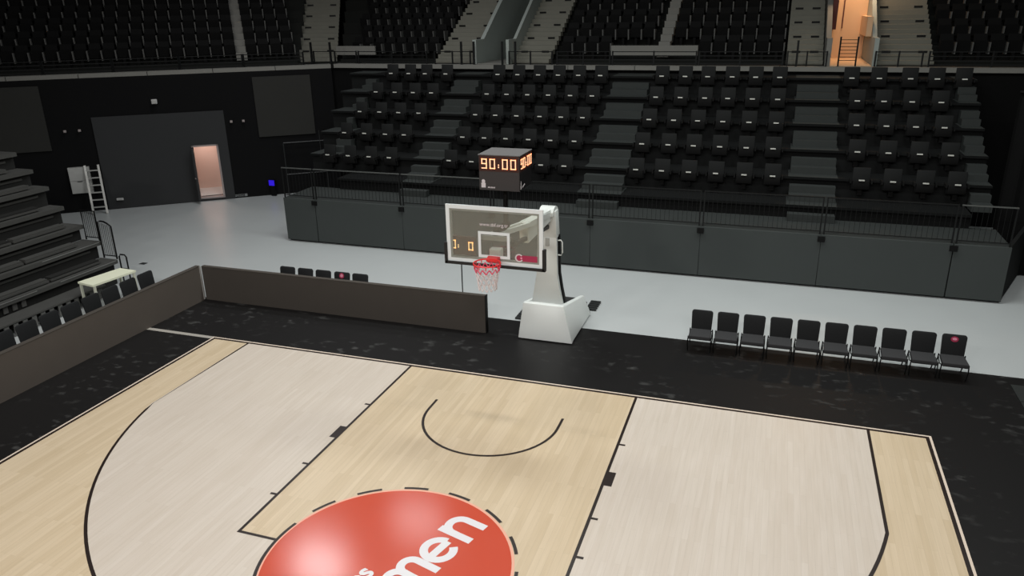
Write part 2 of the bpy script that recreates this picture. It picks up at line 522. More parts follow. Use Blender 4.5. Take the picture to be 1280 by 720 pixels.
dl = thing('door_leaf', 'open grey door leaf edge-on beside the lit doorway', 'door', (q[0], q[1], 0.14))
slab_along(MB(), 3.25, 3.31, -0.62, -0.12, 0.15, 2.2).build('panel', 'shutter_grey', dl)
q = DP(3.28, -0.58)
MB().tube([(q[0] - .03, q[1] - .03, 1.05), (q[0] + 0.06, q[1] - 0.1, 1.05)], 0.02).build('handle', 'frame_grey', dl)

# upper tier: floor plate, pale edge strip, terraces -------------------------------
UT = struct_root('upper_tier', (0, 17, 5))
ZS = 5.15
MB().prism([DP(-14, 0.06), DP(9.0, 0.06), (-13.0, 15.24), (14.0, 15.24), (22, 8.7), (30, 8.7), (30, 24), (-34, 24)], 4.98, ZS - 0.02).build('floor_plate', 'terrace_dark', UT)
def edge_piece(a, b):
    a, b = Vector(a), Vector(b); d = (b - a).normalized(); nn = Vector((-d.y, d.x))
    g = d * 0.012
    p = [a + g, b - g, b - g + nn * 0.45, a + g + nn * 0.45]
    MB().prism([(v.x, v.y) for v in p], 5.0, ZS).build('edge_panel', 'concrete_edge', UT)
CORN = Vector(DP(9.02, 0.0))
t = -12.0
while t < 8.9:
    edge_piece(DP(t, 0.0), DP(min(t + 2.35, 9.0), 0.0)); t += 2.35
x = CORN.x
while x < 13.5:
    edge_piece((x, 15.2), (min(x + 2.48, 13.6), 15.2)); x += 2.48

GO, RI = 0.85, 0.475
def terr_z(i): return 5.15 + 0.10 + RI * i           # deck height of seat row i
YR = 16.75                                            # front edge of row 0
OR = 1.25                                             # same on the angled side (distance behind the wall line)
NR = 6
for i in range(NR + 2):
    for xa, xb in ((-13.5 - 0.4 * i, -6.85), (-5.5, 5.98), (7.38, 13.5)):
        MB().box(xa, xb, YR + GO * i, YR + GO * (i + 1) + 0.02, 5.1, terr_z(i)).build('terrace', 'terrace_dark', UT)
    slab_along(MB(), -12, 7.80 + 0.18 * i, OR + GO * i, OR + GO * (i + 1) + 0.02, 5.1, terr_z(i) + 0.05).build('terrace', 'terrace_dark', UT)
# pale low walls where the front row leaves a wheelchair bay
MB().box(-1.7, 1.52, YR - 0.10, YR - 0.02, 5.42, 5.78).build('low_wall', 'concrete_edge', UT)
MB().box(-13.6, -11.75, YR - 0.10, YR - 0.02, 5.42, 5.78).build('low_wall', 'concrete_edge', UT)

def staircase(label, name, x0, x1, off=Vector((0, 0)), dirv=Vector((0, 1)), y0=16.1, n=22, m='concrete'):
    """concrete stairs climbing from the tier walkway; dirv = climbing direction"""
    cx = (x0 + x1) / 2
    s = thing(name, label, 'stairs', (cx, y0, ZS))
    d = dirv.normalized(); side = Vector((d.y, -d.x)); w = (x1 - x0) / 2
    base = Vector((cx, y0))
    for k in range(n):
        a = base + d * (0.283 * k); b = base + d * (0.283 * (k + 1) + 0.06)
        zt = ZS + 0.158 * (k + 1)
        pts = [a - side * w, a + side * w, b + side * w, b - side * w]
        ob = MB().prism([(p.x, p.y) for p in pts], zt - 0.17 if k else ZS, zt).build('step', m, s)
        # every third tread carries a dark light slot near its ends
        if k % 3 == 2:
            for sg in (-1, 1):
                c = a + side * (sg * (w - 0.3))
                e = [c - side * 0.14 - d * 0.012, c + side * 0.14 - d * 0.012, c + side * 0.14 + d * 0.02, c - side * 0.14 + d * 0.02]
                MB().prism([(p.x, p.y) for p in e], zt - 0.10, zt - 0.03).build('light_slot', 'black_steel', s)
    return s
bis = (Vector((0, 1)) + NV).normalized()
staircase('pale concrete stairs of the upper tier in the left corner', 'concrete_stairs', -15.3, -13.65, dirv=Vector((-0.44, 0.9)), y0=16.5)
staircase('pale concrete stairs of the upper tier left of the grey tunnel', 'concrete_stairs', -8.75, -7.05)
staircase('pale concrete stairs of the upper tier right of the grey tunnel', 'concrete_stairs', -5.45, -4.0)
staircase('pale concrete stairs of the upper tier left of the orange-lit tunnel', 'concrete_stairs', 4.62, 5.82)
staircase('pale concrete stairs of the upper tier right of the orange-lit tunnel', 'concrete_stairs', 7.52, 9.25)
def thin_stairs(label, p, d, w):
    s = thing('narrow_steps', label, 'stairs', (p.x, p.y, ZS))
    d = d.normalized(); side = Vector((d.y, -d.x)) * (w / 2)
    for k in range(15):
        a = p + d * (0.425 * k); b = p + d * (0.425 * (k + 1))
        zt = 5.42 + 0.2375 * (k + 1)
        MB().prism([(v.x, v.y) for v in (a - side, a + side, b + side, b - side)], zt - 0.30, zt).build('step', 'concrete_edge', s)
thin_stairs('narrow grey steps dividing the upper seats above the hoop', Vector((0.22, YR)), Vector((0, 1)), 0.42)
thin_stairs('narrow grey steps dividing the upper seats above the shutter wall', Vector(DP(5.62, OR)), NV, 0.42)

# tunnels (vomitories)
def side_wall(x0, x1, y0, y1, parent, m, z_start=6.05):
    pts = [(x0, y0, ZS), (x0, y1, ZS), (x0, y1, z_start + (y1 - y0) * 0.56), (x0, y0 + 0.9, z_start), (x0, y0, z_start)]
    MB().extr(pts, (x1 - x0, 0, 0)).build('tunnel_wall', m, parent)
va = thing('grey_tunnel', 'grey concrete tunnel with sloping side walls in the upper tier', 'tunnel', (-6.2, 18, ZS))
side_wall(-6.95, -6.80, 15.65, 23.4, va, 'concrete_light')
side_wall(-5.58, -5.46, 15.65, 23.4, va, 'concrete_light')
MB().box(-6.79, -5.59, 22.9, 23.1, ZS, 9.5).build('end_wall', 'concrete_light', va)
MB().box(-6.79, -5.59, 15.65, 22.9, ZS - 0.01, ZS + 0.02).build('tunnel_floor', 'concrete_edge', va)
vb = thing('lit_tunnel', 'orange-lit tunnel opening in the upper tier at the right', 'tunnel', (6.7, 18, ZS))
side_wall(5.86, 6.03, 15.65, 23.4, vb, 'concrete_edge')
side_wall(7.33, 7.47, 15.65, 23.4, vb, 'concrete_light')
MB().box(6.04, 7.32, 19.6, 19.75, ZS, 9.5).build('end_wall', 'corridor_beige', vb)
MB().box(6.04, 6.22, 18.2, 19.55, 6.25, 9.0).build('curtain', 'corridor_maroon', vb)
MB().box(6.48, 6.52, 19.56, 19.6, 6.25, 9.4).build('wall_joint', 'corridor_maroon', vb)
MB().box(6.04, 7.32, 15.65, 19.6, ZS - 0.01, ZS + 0.02).build('tunnel_floor', 'corridor_beige', vb)
MB().box(7.14, 7.32, 17.0, 19.6, 6.05, 6.7).build('ledge', 'corridor_beige', vb)
MB().box(5.9, 7.46, 18.0, 19.75, 9.5, 9.65).build('tunnel_roof', 'corridor_beige', vb)
lamp('tunnel_lamp', (6.7, 18.5, 9.3), 95, 0.8, 0.8, spread=160, color=(1, 0.68, 0.42))

# ================================================================== upper tier seats
def upper_seat_proto():
    m = MB()
    m.hexa([(-.22, .30, .40), (.22, .30, .40), (.22, .36, .40), (-.22, .36, .40), (-.20, .42, .86), (.20, .42, .86), (.20, .46, .86), (-.20, .46, .86)])
    m.hexa([(-.21, .20, .30), (.21, .20, .30), (.21, .30, .30), (-.21, .30, .30), (-.20, .14, .66), (.20, .14, .66), (.20, .22, .66), (-.20, .22, .66)])
    m.box(-.05, .05, .26, .36, 0, .40)
    s = m.build('stadium_seat', 'upper_seat')
    MB().hexa([(.222, .04, .22), (.266, .04, .22), (.266, .34, .22), (.222, .34, .22), (.222, .0, .60), (.266, .0, .60), (.266, .40, .60), (.222, .40, .60)]).build('armrest', 'upper_arm', s, local=True)
    return s
UP = upper_seat_proto()
used = [False]
def put_upper(x, y, z, rz, label, group):
    if not used[0]:
        o = UP; used[0] = True
    else:
        o = copy_tree(UP)
    o.location = (x, y, z); o.rotation_euler = (0, 0, rz)
    tag(o, label, 'seat', group)
UB = [('in the upper block beside the corner stairs', -12.85, 8), ('in the upper block right of the grey tunnel', -3.55, 7), ('in the upper block right of narrow steps', 0.72, 8), ('in the upper block at the far right', 9.72, 8)]
for name, xs, n in UB:
    for i in range(NR):
        k = 0
        ex = int(0.3 * i / 0.506) if xs < -12 else 0
        for j in range(-ex, n):
            xx = xs + 0.506 * j
            if i == 0 and -1.75 < xx < 1.55: continue
            put_upper(xx, YR + GO * i + 0.2, terr_z(i), 0, 'dark tip-up seat %s in %s row %s' % (ordn(k), ORD[i], name), 'dark upper tier seats'); k += 1
ang = math.atan2(DV.y, DV.x)
tl = [t for t in [5.20 - 0.497 * k for k in range(19)]][::-1]
tr_ = [6.02 + 0.497 * k for k in range(4)]
for name, ts in (('above the shutter, left block', tl), ('above the shutter, right block', tr_)):
    for i in range(NR - 1 if ts is tl else NR):
        for j, t in enumerate(ts):
            q = DP(t, OR + GO * i + 0.2)
            put_upper(q[0], q[1], terr_z(i) + 0.05, ang, 'dark tip-up seat %s in %s row %s' % (ordn(j), ORD[i], name), 'dark upper tier seats')

# railings along the edge of the upper tier
def edge_rail(label, a, b, z0=ZS, h=0.47, posts=2, bars=4):
    a, b = Vector(a), Vector(b)
    r_ = thing('edge_railing', label, 'railing', ((a.x + b.x) / 2, (a.y + b.y) / 2, z0), group='railings along the upper tier edge')
    for k in range(bars):
        zz = z0 + h - k * (h - 0.06) / max(1, bars - 1) if bars > 1 else z0 + h
        MB().beam((a.x, a.y, zz), (b.x, b.y, zz), 0.03, 0.03).build('rail', 'rail_dark', r_)
    for k in range(posts):
        p = a.lerp(b, k / (posts - 1))
        MB().box(p.x - .025, p.x + .025, p.y - .025, p.y + .025, z0, z0 + h + 0.03).build('post', 'rail_dark', r_)
for k in range(6):
    edge_rail('horizontal bar railing above shutter wall, %s from left' % ORD[k], DP(-6.1 + 2.35 * k, 0.3), DP(-6.1 + 2.35 * (k + 1) - 0.05, 0.3))
for lab, xa, xb in (('between corner stairs and tunnel stairs', -11.9, -8.85), ('right of the grey tunnel stairs', -3.5, -1.5), ('in front of the wheelchair bay', -1.4, 1.6), ('left of the orange tunnel stairs', 1.7, 4.5), ('at the far right', 9.0, 12.6)):
    edge_rail('dark horizontal bar railing ' + lab, (xa, 15.5), (xb, 15.5), posts=3)
for lab, xa, xb, n in (('corner stairs', -14.0, -12.0, 3), ('stairs left of the grey tunnel', -8.5, -7.0, 3), ('stairs right of the grey tunnel', -5.4, -3.7, 3), ('stairs left of the orange tunnel', 4.65, 5.9, 3), ('stairs right of the orange tunnel', 7.4, 8.8, 3)):
    edge_rail('single dark handrail in front of the ' + lab, (xa, 15.5), (xb, 15.5), bars=1, posts=n)
def tall_post(label, x, h):
    tag(MB().box(x - .035, x + .035, 15.30, 15.37, ZS, ZS + h).build('tall_post', 'rail_dark'), label, 'post', 'tall posts at the tier edge')
tall_post('tall dark post at the left side of the grey tunnel', -6.78, 0.85)
tall_post('tall dark post at the right side of the grey tunnel', -5.62, 0.85)
tall_post('tall dark post before the stairs left of the grey tunnel', -7.3, 0.85)
tall_post('tall dark post before the stairs right of the grey tunnel', -5.1, 0.85)
tall_post('left tall dark post before the corner stairs', -14.0, 0.85)
tall_post('right tall dark post before the corner stairs', -13.1, 0.85)
tall_post('tall dark post before the stairs left of the orange tunnel', 4.95, 0.85)
gt = thing('bar_gate', 'small gate of horizontal bars across the orange-lit tunnel', 'gate', (6.56, 15.6, ZS))
for x_ in (6.28, 6.82):
    MB().box(x_ - .025, x_ + .025, 15.58, 15.63, ZS, ZS + 0.95).build('post', 'black_steel', gt)
for k in range(7):
    MB().box(6.3, 6.8, 15.6, 15.615, ZS + 0.18 + 0.11 * k, ZS + 0.20 + 0.11 * k).build('bar', 'rail_dark', gt)

# ================================================================== lower seating stand (opposite end)
ST = thing('seating_stand', 'dark retractable seating stand behind the basketball hoop', 'stand', (0, 9, 0))
J = [-10.6, -9.42, -6.3, -3.3, -0.29, 2.81, 5.91, 9.0, 10.27]
for a, b in zip(J[:-1], J[1:]):
    g0 = 0.012 if a in (-9.42, 9.0) else 0.003
    g1 = 0.012 if b in (-9.42, 9.0) else 0.003
    MB().box(a + g0, b - g1, 7.55, 7.63, 0.05, 1.46).build('front_panel', 'stand_panel', ST, bevel=0.008, seg=1)
MB().box(-10.58, 10.25, 7.66, 7.75, -0.01, 1.40).build('front_frame', 'black_steel', ST)
MB().box(-10.6, -10.5, 7.65, 8.9, 0.05, 1.44).build('end_panel', 'stand_riser', ST)
MB().prism([(10.17, 7.65), (10.27, 7.65), (11.2, 10.0), (11.1, 10.0)], 0.05, 1.44).build('end_panel', 'stand_riser', ST)
MB().box(-10.6, 10.27, 7.64, 9.3, 1.38, 1.455).build('front_deck', 'stand_deck', ST)
ZN = [1.85, 2.45, 3.07, 3.69, 4.29, 4.88]
YN = [9.10, 10.10, 11.10, 12.10, 13.10, 14.10]
AIS = [(-7.05, -5.98), (-1.08, 0.28), (4.98, 6.32)]
for i, (z, y) in enumerate(zip(ZN, YN)):
    xl, xr = (-9.45, 9.62) if i == 0 else (-10.95 - 0.12 * i, 10.2)
    zb = 1.46 if i == 0 else ZN[i - 1]
    y2 = YN[i + 1] + 0.12 if i < 5 else 15.3
    MB().box(xl, xr, y, y2, z - 0.09, z).build('deck', 'seat_deck', ST)
    MB().box(xl, xr, y + 0.10, y + 0.14, zb - 0.02, z - 0.091).build('riser', 'stand_riser', ST)
    MB().box(xl, xr, y - 0.03, y - 0.001, z - 0.06, z + 0.002).build('nosing', 'seat_deck', ST)
    for a, b in AIS + ([(xl + 0.02, xl + 1.15), (9.6, xr - 0.02)] if i else []):
        MB().box(a, b, y - 0.04, y2 - 0.14, z + 0.003, z + 0.012).build('aisle_landing', 'stand_deck', ST)
    for a, b in AIS:
        h = (z - zb) / 3
        if i == 0: h = (z - zb) / 2
        for k in range(2 if i else 1):
            MB().box(a + 0.05, b - 0.05, y - 0.31 * (2 - k) + (0.31 if not i else 0), y - 0.03, zb + h * k + 0.002, zb + h * (k + 1)).build('aisle_step', 'stand_deck', ST)
# end steps in the half aisles
for i in range(1, 6):
    z, y, zb = ZN[i], YN[i], ZN[i - 1]
    h = (z - zb) / 3
    for a, b in ((-10.7 - 0.1 * i + 0.5, -10.7 - 0.1 * i + 1.1 if i < 3 else -10.25), (9.66, 10.15)):
        if i < 2 and a < 0: continue
        for k in range(2):
            MB().box(a, b, y - 0.31 * (2 - k), y - 0.03, zb + h * k + 0.002, zb + h * (k + 1)).build('aisle_step', 'stand_deck', ST)

# guard rail on the front edge
for k, (a, b) in enumerate(zip(J[:-1], J[1:])):
    g = thing('guard_rail', 'dark vertical-bar guard rail on the stand front, %s section from left' % ORD[k], 'railing', ((a + b) / 2, 7.6, 1.46), group='guard rail sections on the seating stand')
    a2, b2 = a + 0.03, b - 0.03
    MB().box(a2, b2, 7.585, 7.615, 2.43, 2.46).build('top_rail', 'rail_pale' if k in (0, 1, 2, 7) else 'rail_dark', g)
    MB().box(a2, b2, 7.59, 7.61, 1.54, 1.56).build('bottom_rail', 'rail_dark', g)
    for x_ in (a2 + 0.02, b2 - 0.02):
        MB().box(x_ - .018, x_ + .018, 7.582, 7.618, 1.462, 2.429).build('post', 'rail_dark', g)
    mb = MB(); n = max(2, int((b2 - a2) / 0.12))
    for j in range(1, n):
        x_ = a2 + (b2 - a2) * j / n
        mb.box(x_ - .004, x_ + .004, 7.596, 7.604, 1.56, 2.43)
    tag(mb.build('bars', 'rail_dark', g), kind='stuff')
    if k:
        MB().box(a - 0.09, a + 0.09, 7.50, 7.548, 1.28, 1.42).build('bracket', 'black_steel', ST)

# seats mounted on the risers
def folding_seat_proto():
    s = thing('folding_seat', '', 'seat')
    m = MB().hexa([(-.24, -.10, -.26), (.24, -.10, -.26), (.24, -.05, -.26), (-.24, -.05, -.26), (-.23, -.05, .36), (.23, -.05, .36), (.23, -.005, .36), (-.23, -.005, .36)])
    m.build('backrest', 'seat_back', s, local=True, bevel=0.02, seg=2)
    m = MB().hexa([(-.23, -.20, -.24), (.23, -.20, -.24), (.23, -.11, -.24), (-.23, -.11, -.24), (-.22, -.24, .02), (.22, -.24, .02), (.22, -.16, .02), (-.22, -.16, .02)])
    m.build('seat_pan', 'seat_black', s, local=True, bevel=0.02, seg=2)
    MB().box(-.075, .075, -.262, -.242, .02, .055).build('number_plate', 'seat_plate', s, local=True)
    for sx in (-1, 1):
        MB().box(sx * .27 - .02, sx * .27 + .02, -.24, .0, -.06, .04).build('armrest', 'seat_black', s, local=True)
    MB().box(-.06, .06, -.08, .09, -.42, -.26).build('bracket', 'seat_black', s, local=True)
    return s
FS = folding_seat_proto()
first = [True]
SEATS = {
 'right of the middle aisle': [[0.57, 1.36, 2.14, 2.95, 3.74, 4.54], [0.57, 1.37, 2.16, 2.93, 3.72, 4.49], [0.59, 1.36, 2.14, 2.91, 3.68, 4.47], [0.62, 1.43, 2.19, 2.95, 3.68, 4.47], [0.66, 1.44, 2.18, 2.95, 3.72, 4.45]],
 'at the right end': [[6.9, 7.71, 8.52, 9.32], [6.81, 7.62, 8.41, 9.2], [6.77, 7.57, 8.36, 9.11], [6.77, 7.52, 8.31, 9.08], [6.62, 7.4, 8.29, 9.05, 9.77]],
 'left of the middle aisle': [[-5.61, -4.82, -4.05, -3.26, -2.46, -1.68], [-5.53, -4.75, -3.98, -3.2, -2.43, -1.64], [-5.43, -4.69, -3.92, -3.11, -2.37, -1.61], [-5.36, -4.59, -3.85, -3.09, -2.32, -1.55], [-5.28, -4.52, -3.75, -2.99, -2.27, -1.47]],
 'at the left end': [[-10.2, -9.39, -8.61, -7.81], [-10.06, -9.26, -8.46, -7.7], [-9.95, -9.15, -8.4, -7.6], [-9.79, -8.98, -8.24, -7.51], [-9.63, -8.89, -8.18, -7.34]]}
for blk, rows in SEATS.items():
    for i, xs in enumerate(rows):
        for j, x_ in enumerate(xs):
            if first[0]:
                o = FS; first[0] = False
            else:
                o = copy_tree(FS)
            o.location = (x_ + random.uniform(-0.01, 0.03), YN[i + 1] - 0.04, ZN[i + 1])
            tag(o, 'black folding seat, %s in %s row, block %s' % (ordn(j), ORD[i], blk), 'seat', 'folding seats of the lower stand')

# black sheet added to keep the void right of the stand dark
cu = thing('dark_backdrop', 'added black backdrop darkening the void beside the right end of the seating stand', 'curtain', (12.6, 10.3, 0))
pts = []
for k in range(73):
    u = k / 72
    pts.append((10.42 + 4.9 * u, 10.15 - 0.5 * u + 0.05 * math.sin(k * math.pi / 3)))
mb = MB()
for (xa, ya), (xb, yb) in zip(pts[:-1], pts[1:]):
    o = len(mb.v); mb.v += [(xa, ya, 0.01), (xb, yb, 0.01), (xb, yb, 4.9), (xa, ya, 4.9)]; mb.f.append((o, o + 1, o + 2, o + 3))
mb.build('folded_sheet', 'drape_black', cu)
MB().beam((10.4, 10.15, 4.93), (15.3, 9.65, 4.93), 0.05, 0.05).build('top_bar', 'black_steel', cu)

# ================================================================== left bleachers
BL = thing('bleacher', 'partly folded dark bleacher stand at the left edge', 'stand', (-15, -3, 0))
YE, YS = 2.5, -10.0
BZ = [0.72, 1.22, 1.66, 2.16, 2.70, 3.16, 3.62, 4.05]
BX = [-12.72, -13.20, -13.72, -14.28, -14.68, -15.13, -15.60, -16.10]
for i, (z, x_) in enumerate(zip(BZ, BX)):
    zb = 0.0 if i == 0 else BZ[i - 1]
    xb = BX[i + 1] - 0.1 if i < 7 else x_ - 0.9
    MB().box(xb, x_, YS, YE, z - 0.05, z).build('deck', 'bleacher_panel', BL)
    MB().box(x_ - 0.16, x_ - 0.12, YS, YE - 0.02, zb, z - 0.051).build('riser', 'bleacher_dark', BL)
    MB().box(x_ + 0.001, x_ + 0.025, YS, YE, z - 0.11, z - 0.005).build('nosing', 'bleacher_panel', BL)
    if i:
        MB().box(x_ - 0.119, x_ - 0.09, YS, YE - 0.3, z - 0.26, z - 0.20).build('lower_rail', 'bleacher_panel', BL)
    if i < 7:      # seats folded flat on the deck, in runs of 1.6 m
        y = YE - 0.45 - 0.2 * (i % 2); k = 0
        while y > -6.2:
            MB().box(x_ - 0.36, x_ - 0.10, y - 1.6, y, z + 0.03, z + 0.08).build('folded_seat', 'bleacher_panel', BL)
            MB().box(x_ - 0.34, x_ - 0.13, y - 1.58, y - 0.02, z + 0.081, z + 0.125).build('folded_back', 'bleacher_panel' if (i + k) % 3 else 'bleacher_dark', BL)
            for yy in (y - 1.35, y - 0.3):
                MB().box(x_ - 0.30, x_ - 0.20, yy, yy + 0.06, z + 0.001, z + 0.029).build('bracket', 'black_steel', BL)
            y -= 1.66; k += 1
    for j, (ya, yb) in enumerate(((YE - 1.9, YE - 0.05), (YE - 4.6, YE - 2.6))):
        if i in (0, 1, 2) and (i + j) % 3 != 2:
            MB().box(x_ + 0.026, x_ + 0.031, ya, yb, z - 0.03, z - 0.008).build('bright_edge', 'bleacher_nosing', BL)
MB().box(-12.76, -12.20, YS, 1.5, 0.33, 0.37).build('foot_step', 'bleacher_panel', BL)
for zz, hh, ye, xs in ((0.03, 0.28, 1.4, -12.25), (0.40, 0.24, -0.3, BX[0] - 0.10)):
    mb = MB(); y = -8.0
    while y < ye:
        mb.box(xs, xs + 0.03, y, y + 0.12, zz, zz + hh); y += 0.25
    tag(mb.build('skirt_slats', 'bleacher_slat', BL), kind='stuff')
MB().box(BX[0] - 0.11, BX[0] - 0.05, YS, YE - 0.02, 0.315, 0.35).build('skirt_rail', 'bleacher_dark', BL)

def bleacher_rail(label, p0, p1, z0, h, curved=False, bars=7):
    g = thing('stair_rail', label, 'railing', (p0[0], p0[1], z0), group='railings at the end of the left bleacher')
    a, b = Vector((p0[0], p0[1], z0)), Vector((p1[0], p1[1], z0))
    a1, b1 = a + Vector((0, 0, h)), b + Vector((0, 0, h))
    if curved:
        b1.z -= 0.10
        pts = [a, a1] + [a1.lerp(b1, s) + Vector((0, 0, 0.07 * math.sin(math.pi * s))) for s in (0.25, 0.5, 0.75)] + [b1, b]
    else:
        pts = [a, a1, b1, b]
    MB().tube(pts, 0.024, 6).build('frame', 'black_steel', g)
    MB().tube([a + Vector((0, 0, 0.08)), b + Vector((0, 0, 0.08))], 0.016, 5).build('bottom_rail', 'black_steel', g)
    for k in range(1, bars):
        s = k / bars
        MB().tube([a.lerp(b, s) + Vector((0, 0, 0.08)), a1.lerp(b1, s)], 0.009, 4).build('bar', 'black_steel', g)
bleacher_rail('black barred railing on the upper bleacher end', (-13.72, YE + 0.04), (-13.24, YE + 0.04), 1.22, 0.85)
bleacher_rail('curved black barred railing on the lower bleacher end', (-13.20, YE + 0.04), (-12.74, YE + 0.04), 0.72, 1.05, True)
hl = thing('hoop_rail', 'low black hoop handrail at the foot of the bleacher end', 'railing', (-12.55, YE + 0.05, 0))
MB().tube([(-12.66, YE + 0.05, 0), (-12.66, YE + 0.05, 0.80), (-12.61, YE + 0.05, 0.86), (-12.46, YE + 0.05, 0.86), (-12.41, YE + 0.05, 0.80), (-12.41, YE + 0.05, 0)], 0.022, 6).build('tube', 'black_steel', hl)
MB().tube([(-12.65, YE + 0.05, 0.45), (-12.42, YE + 0.05, 0.45)], 0.014, 6).build('cross_tube', 'black_steel', hl)

# ================================================================== wall items
q = DP(-0.96, -0.07)
cb = thing('wall_cabinet', 'white two-door wall cabinet behind the aluminium ladder', 'cabinet', (q[0], q[1], 0.74))
slab_along(MB(), -1.23, -0.50, -0.14, -0.003, 0.74, 1.74).build('body', 'cabinet_white', cb)
for z0, z1 in ((0.75, 1.22), (1.235, 1.73)):
    slab_along(MB(), -1.22, -0.51, -0.16, -0.141, z0, z1).build('door', 'cabinet_white', cb)
slab_along(MB(), -0.98, -0.80, -0.18, -0.161, 1.19, 1.215).build('handle', 'dark_steel', cb)

ld = thing('ladder', 'silver aluminium ladder leaning on the black corner wall', 'ladder', (-19.8, 8.7, 0))
tb = (Vector((-20.02, 8.58, 0)), Vector((-19.62, 8.85, 0)))
tt = (Vector(DP(-0.62, -0.19) + (1.80,)), Vector(DP(-0.16, -0.19) + (1.80,)))
for a, b in zip(tb, tt):
    MB().beam(a, b, 0.075, 0.05).build('rail', 'alu_ladder', ld)
for k in range(6):
    s = 0.14 + 0.15 * k
    MB().beam(tb[0].lerp(tt[0], s), tb[1].lerp(tt[1], s), 0.045, 0.045).build('rung', 'alu_ladder', ld)
q = DP(2.19, -0.1)
bc = thing('wall_beacon', 'small white wall lamp above the grey shutter', 'lamp', (q[0], q[1], 4.0))
slab_along(MB(), 2.09, 2.29, -0.2, -0.003, 3.95, 4.12).build('body', 'plastic_pale', bc, bevel=0.02)
slab_along(MB(), 2.12, 2.26, -0.23, -0.201, 3.97, 4.10).build('lens', 'cabinet_white', bc)
for k, (t, lab) in enumerate(((-1.04, 'leftmost small pale spotlight left of the shutter'), (-0.55, 'small pale spotlight just left of the shutter'), (4.87, 'small pale spotlight just right of the shutter'), (5.33, 'small pale spotlight nearest the right sound panel'))):
    q = DP(t, -0.1)
    sp = thing('wall_spotlight', lab, 'lamp', (q[0], q[1], 3.12), group='spotlights on the corner wall')
    slab_along(MB(), t - 0.015, t + 0.015, -0.1, -0.003, 3.10, 3.13).build('bracket', 'dark_steel', sp)
    slab_along(MB(), t - 0.05, t + 0.05, -0.19, -0.101, 3.07, 3.16).build('head', 'frame_grey', sp, bevel=0.015)
q = DP(0.36, -0.1)
wb = thing('wall_socket', 'small pale socket box low on the grey shutter', 'socket', (q[0], q[1], 0.34))
slab_along(MB(), 0.24, 0.48, -0.14, -0.062, 0.34, 0.42).build('box', 'plastic_pale', wb)
slab_along(MB(), 0.27, 0.45, -0.16, -0.141, 0.355, 0.40).build('cover', 'cabinet_white', wb)
# recess between the wall and the stand
cc = Vector(DP(7.6, -0.3))
cf = thing('metal_cage', 'dark metal cage frame in the recess left of the stand', 'cage', (cc.x, cc.y, 0))
ca, cb_ = DP(6.75, -0.3), DP(8.4, -0.3)
for a, b in ((ca + (0,), ca + (2.15,)), (cb_ + (0,), cb_ + (2.15,)), (ca + (2.15,), cb_ + (2.15,)), (ca + (0.85,), cb_ + (0.85,))):
    MB().tube([a, b], 0.022, 5).build('bar', 'dark_steel', cf)
q = DP(8.2, -0.45)
wl = thing('pale_lamp', 'small pale lamp hanging in the recess left of the stand', 'lamp', (q[0], q[1], 1.4))
MB().tube([(0, 0, .08), (0, 0, 1.2)], 0.012, 4).build('rod', 'dark_steel', wl, local=True)
MB().hexa([(-.18, -.08, -.08), (.18, -.08, -.14), (.18, .08, -.14), (-.18, .08, -.08), (-.12, -.05, .08), (.1, -.05, .04), (.1, .05, .04), (-.12, .05, .08)]).build('shade', 'plastic_pale', wl, local=True)
q = DP(6.15, -0.22)
bl = thing('blue_light', 'small blue lamp low in the dark recess', 'lamp', (q[0], q[1], 0))
MB().box(-.1, .1, -.05, .05, 0.0, 0.42).build('stand', 'black_steel', bl, local=True)
MB().box(-.12, .12, -.10, -.061, 0.44, 0.66).build('lens', 'blue_lamp', bl, local=True)
MB().box(-.14, .14, -.06, .05, 0.42, 0.68).build('housing', 'black_steel', bl, local=True)

# ================================================================== LED boards around the floor
lb = thing('led_board', 'long switched-off dark LED board along the baseline', 'board', (-5.5, 2.2, 0))
MB().box(-9.48, -1.5, 2.13, 2.23, 0.0, 0.92).build('panel', 'led_board_front', lb)
MB().box(-9.48, -1.5, 2.125, 2.24, 0.921, 0.935).build('top_edge', 'led_board_front', lb)
MB().box(-1.5, -1.48, 2.12, 2.25, 0.0, 0.94).build('end_cap', 'black_steel', lb)
for k in range(8):
    MB().box(-9.2 + k, -9.1 + k, 2.26, 2.42, 0.0, 0.04).build('foot', 'black_steel', lb)
l2 = thing('led_board', 'long switched-off dark LED board along the left sideline', 'board', (-9.55, -4, 0))
MB().box(-9.62, -9.50, -12.5, 2.10, 0.0, 0.94).build('panel', 'led_board_lit', l2)
MB().box(-9.63, -9.495, -12.5, 2.10, 0.941, 0.955).build('top_edge', 'led_board_front', l2)
MB().box(-9.499, -9.475, 2.06, 2.10, 0.03, 0.95).build('end_profile', 'led_board_edge', l2)

# ================================================================== basketball hoop
H = thing('basketball_hoop', 'white portable basketball hoop with glass backboard and red rim', 'hoop', (0, 2.8, 0))
# base pads
MB().hexa([(-.68, 2.05, .02), (.61, 2.05, .02), (.60, 2.20, .02), (-.67, 2.20, .02), (-.58, 2.15, .87), (.37, 2.15, .87), (.37, 2.29, .87), (-.58, 2.29, .87)]).build('front_pad', 'vinyl_white', H, bevel=0.02)
MB().hexa([(.46, 2.21, .04), (.605, 2.09, .04), (.60, 3.95, .04), (.45, 3.95, .04), (.28, 2.30, .86), (.385, 2.19, .86), (.42, 3.92, .50), (.32, 3.92, .50)]).build('side_pad', 'vinyl_white', H, bevel=0.02)
MB().hexa([(-.67, 2.21, .04), (-.53, 2.21, .04), (-.52, 3.95, .04), (-.66, 3.95, .04), (-.58, 2.30, .86), (-.48, 2.30, .86), (-.44, 3.92, .50), (-.54, 3.92, .50)]).build('side_pad', 'vinyl_white', H, bevel=0.02)
MB().box(-.50, .43, 2.32, 3.93, .05, .42).build('ballast', 'ballast_dark', H)
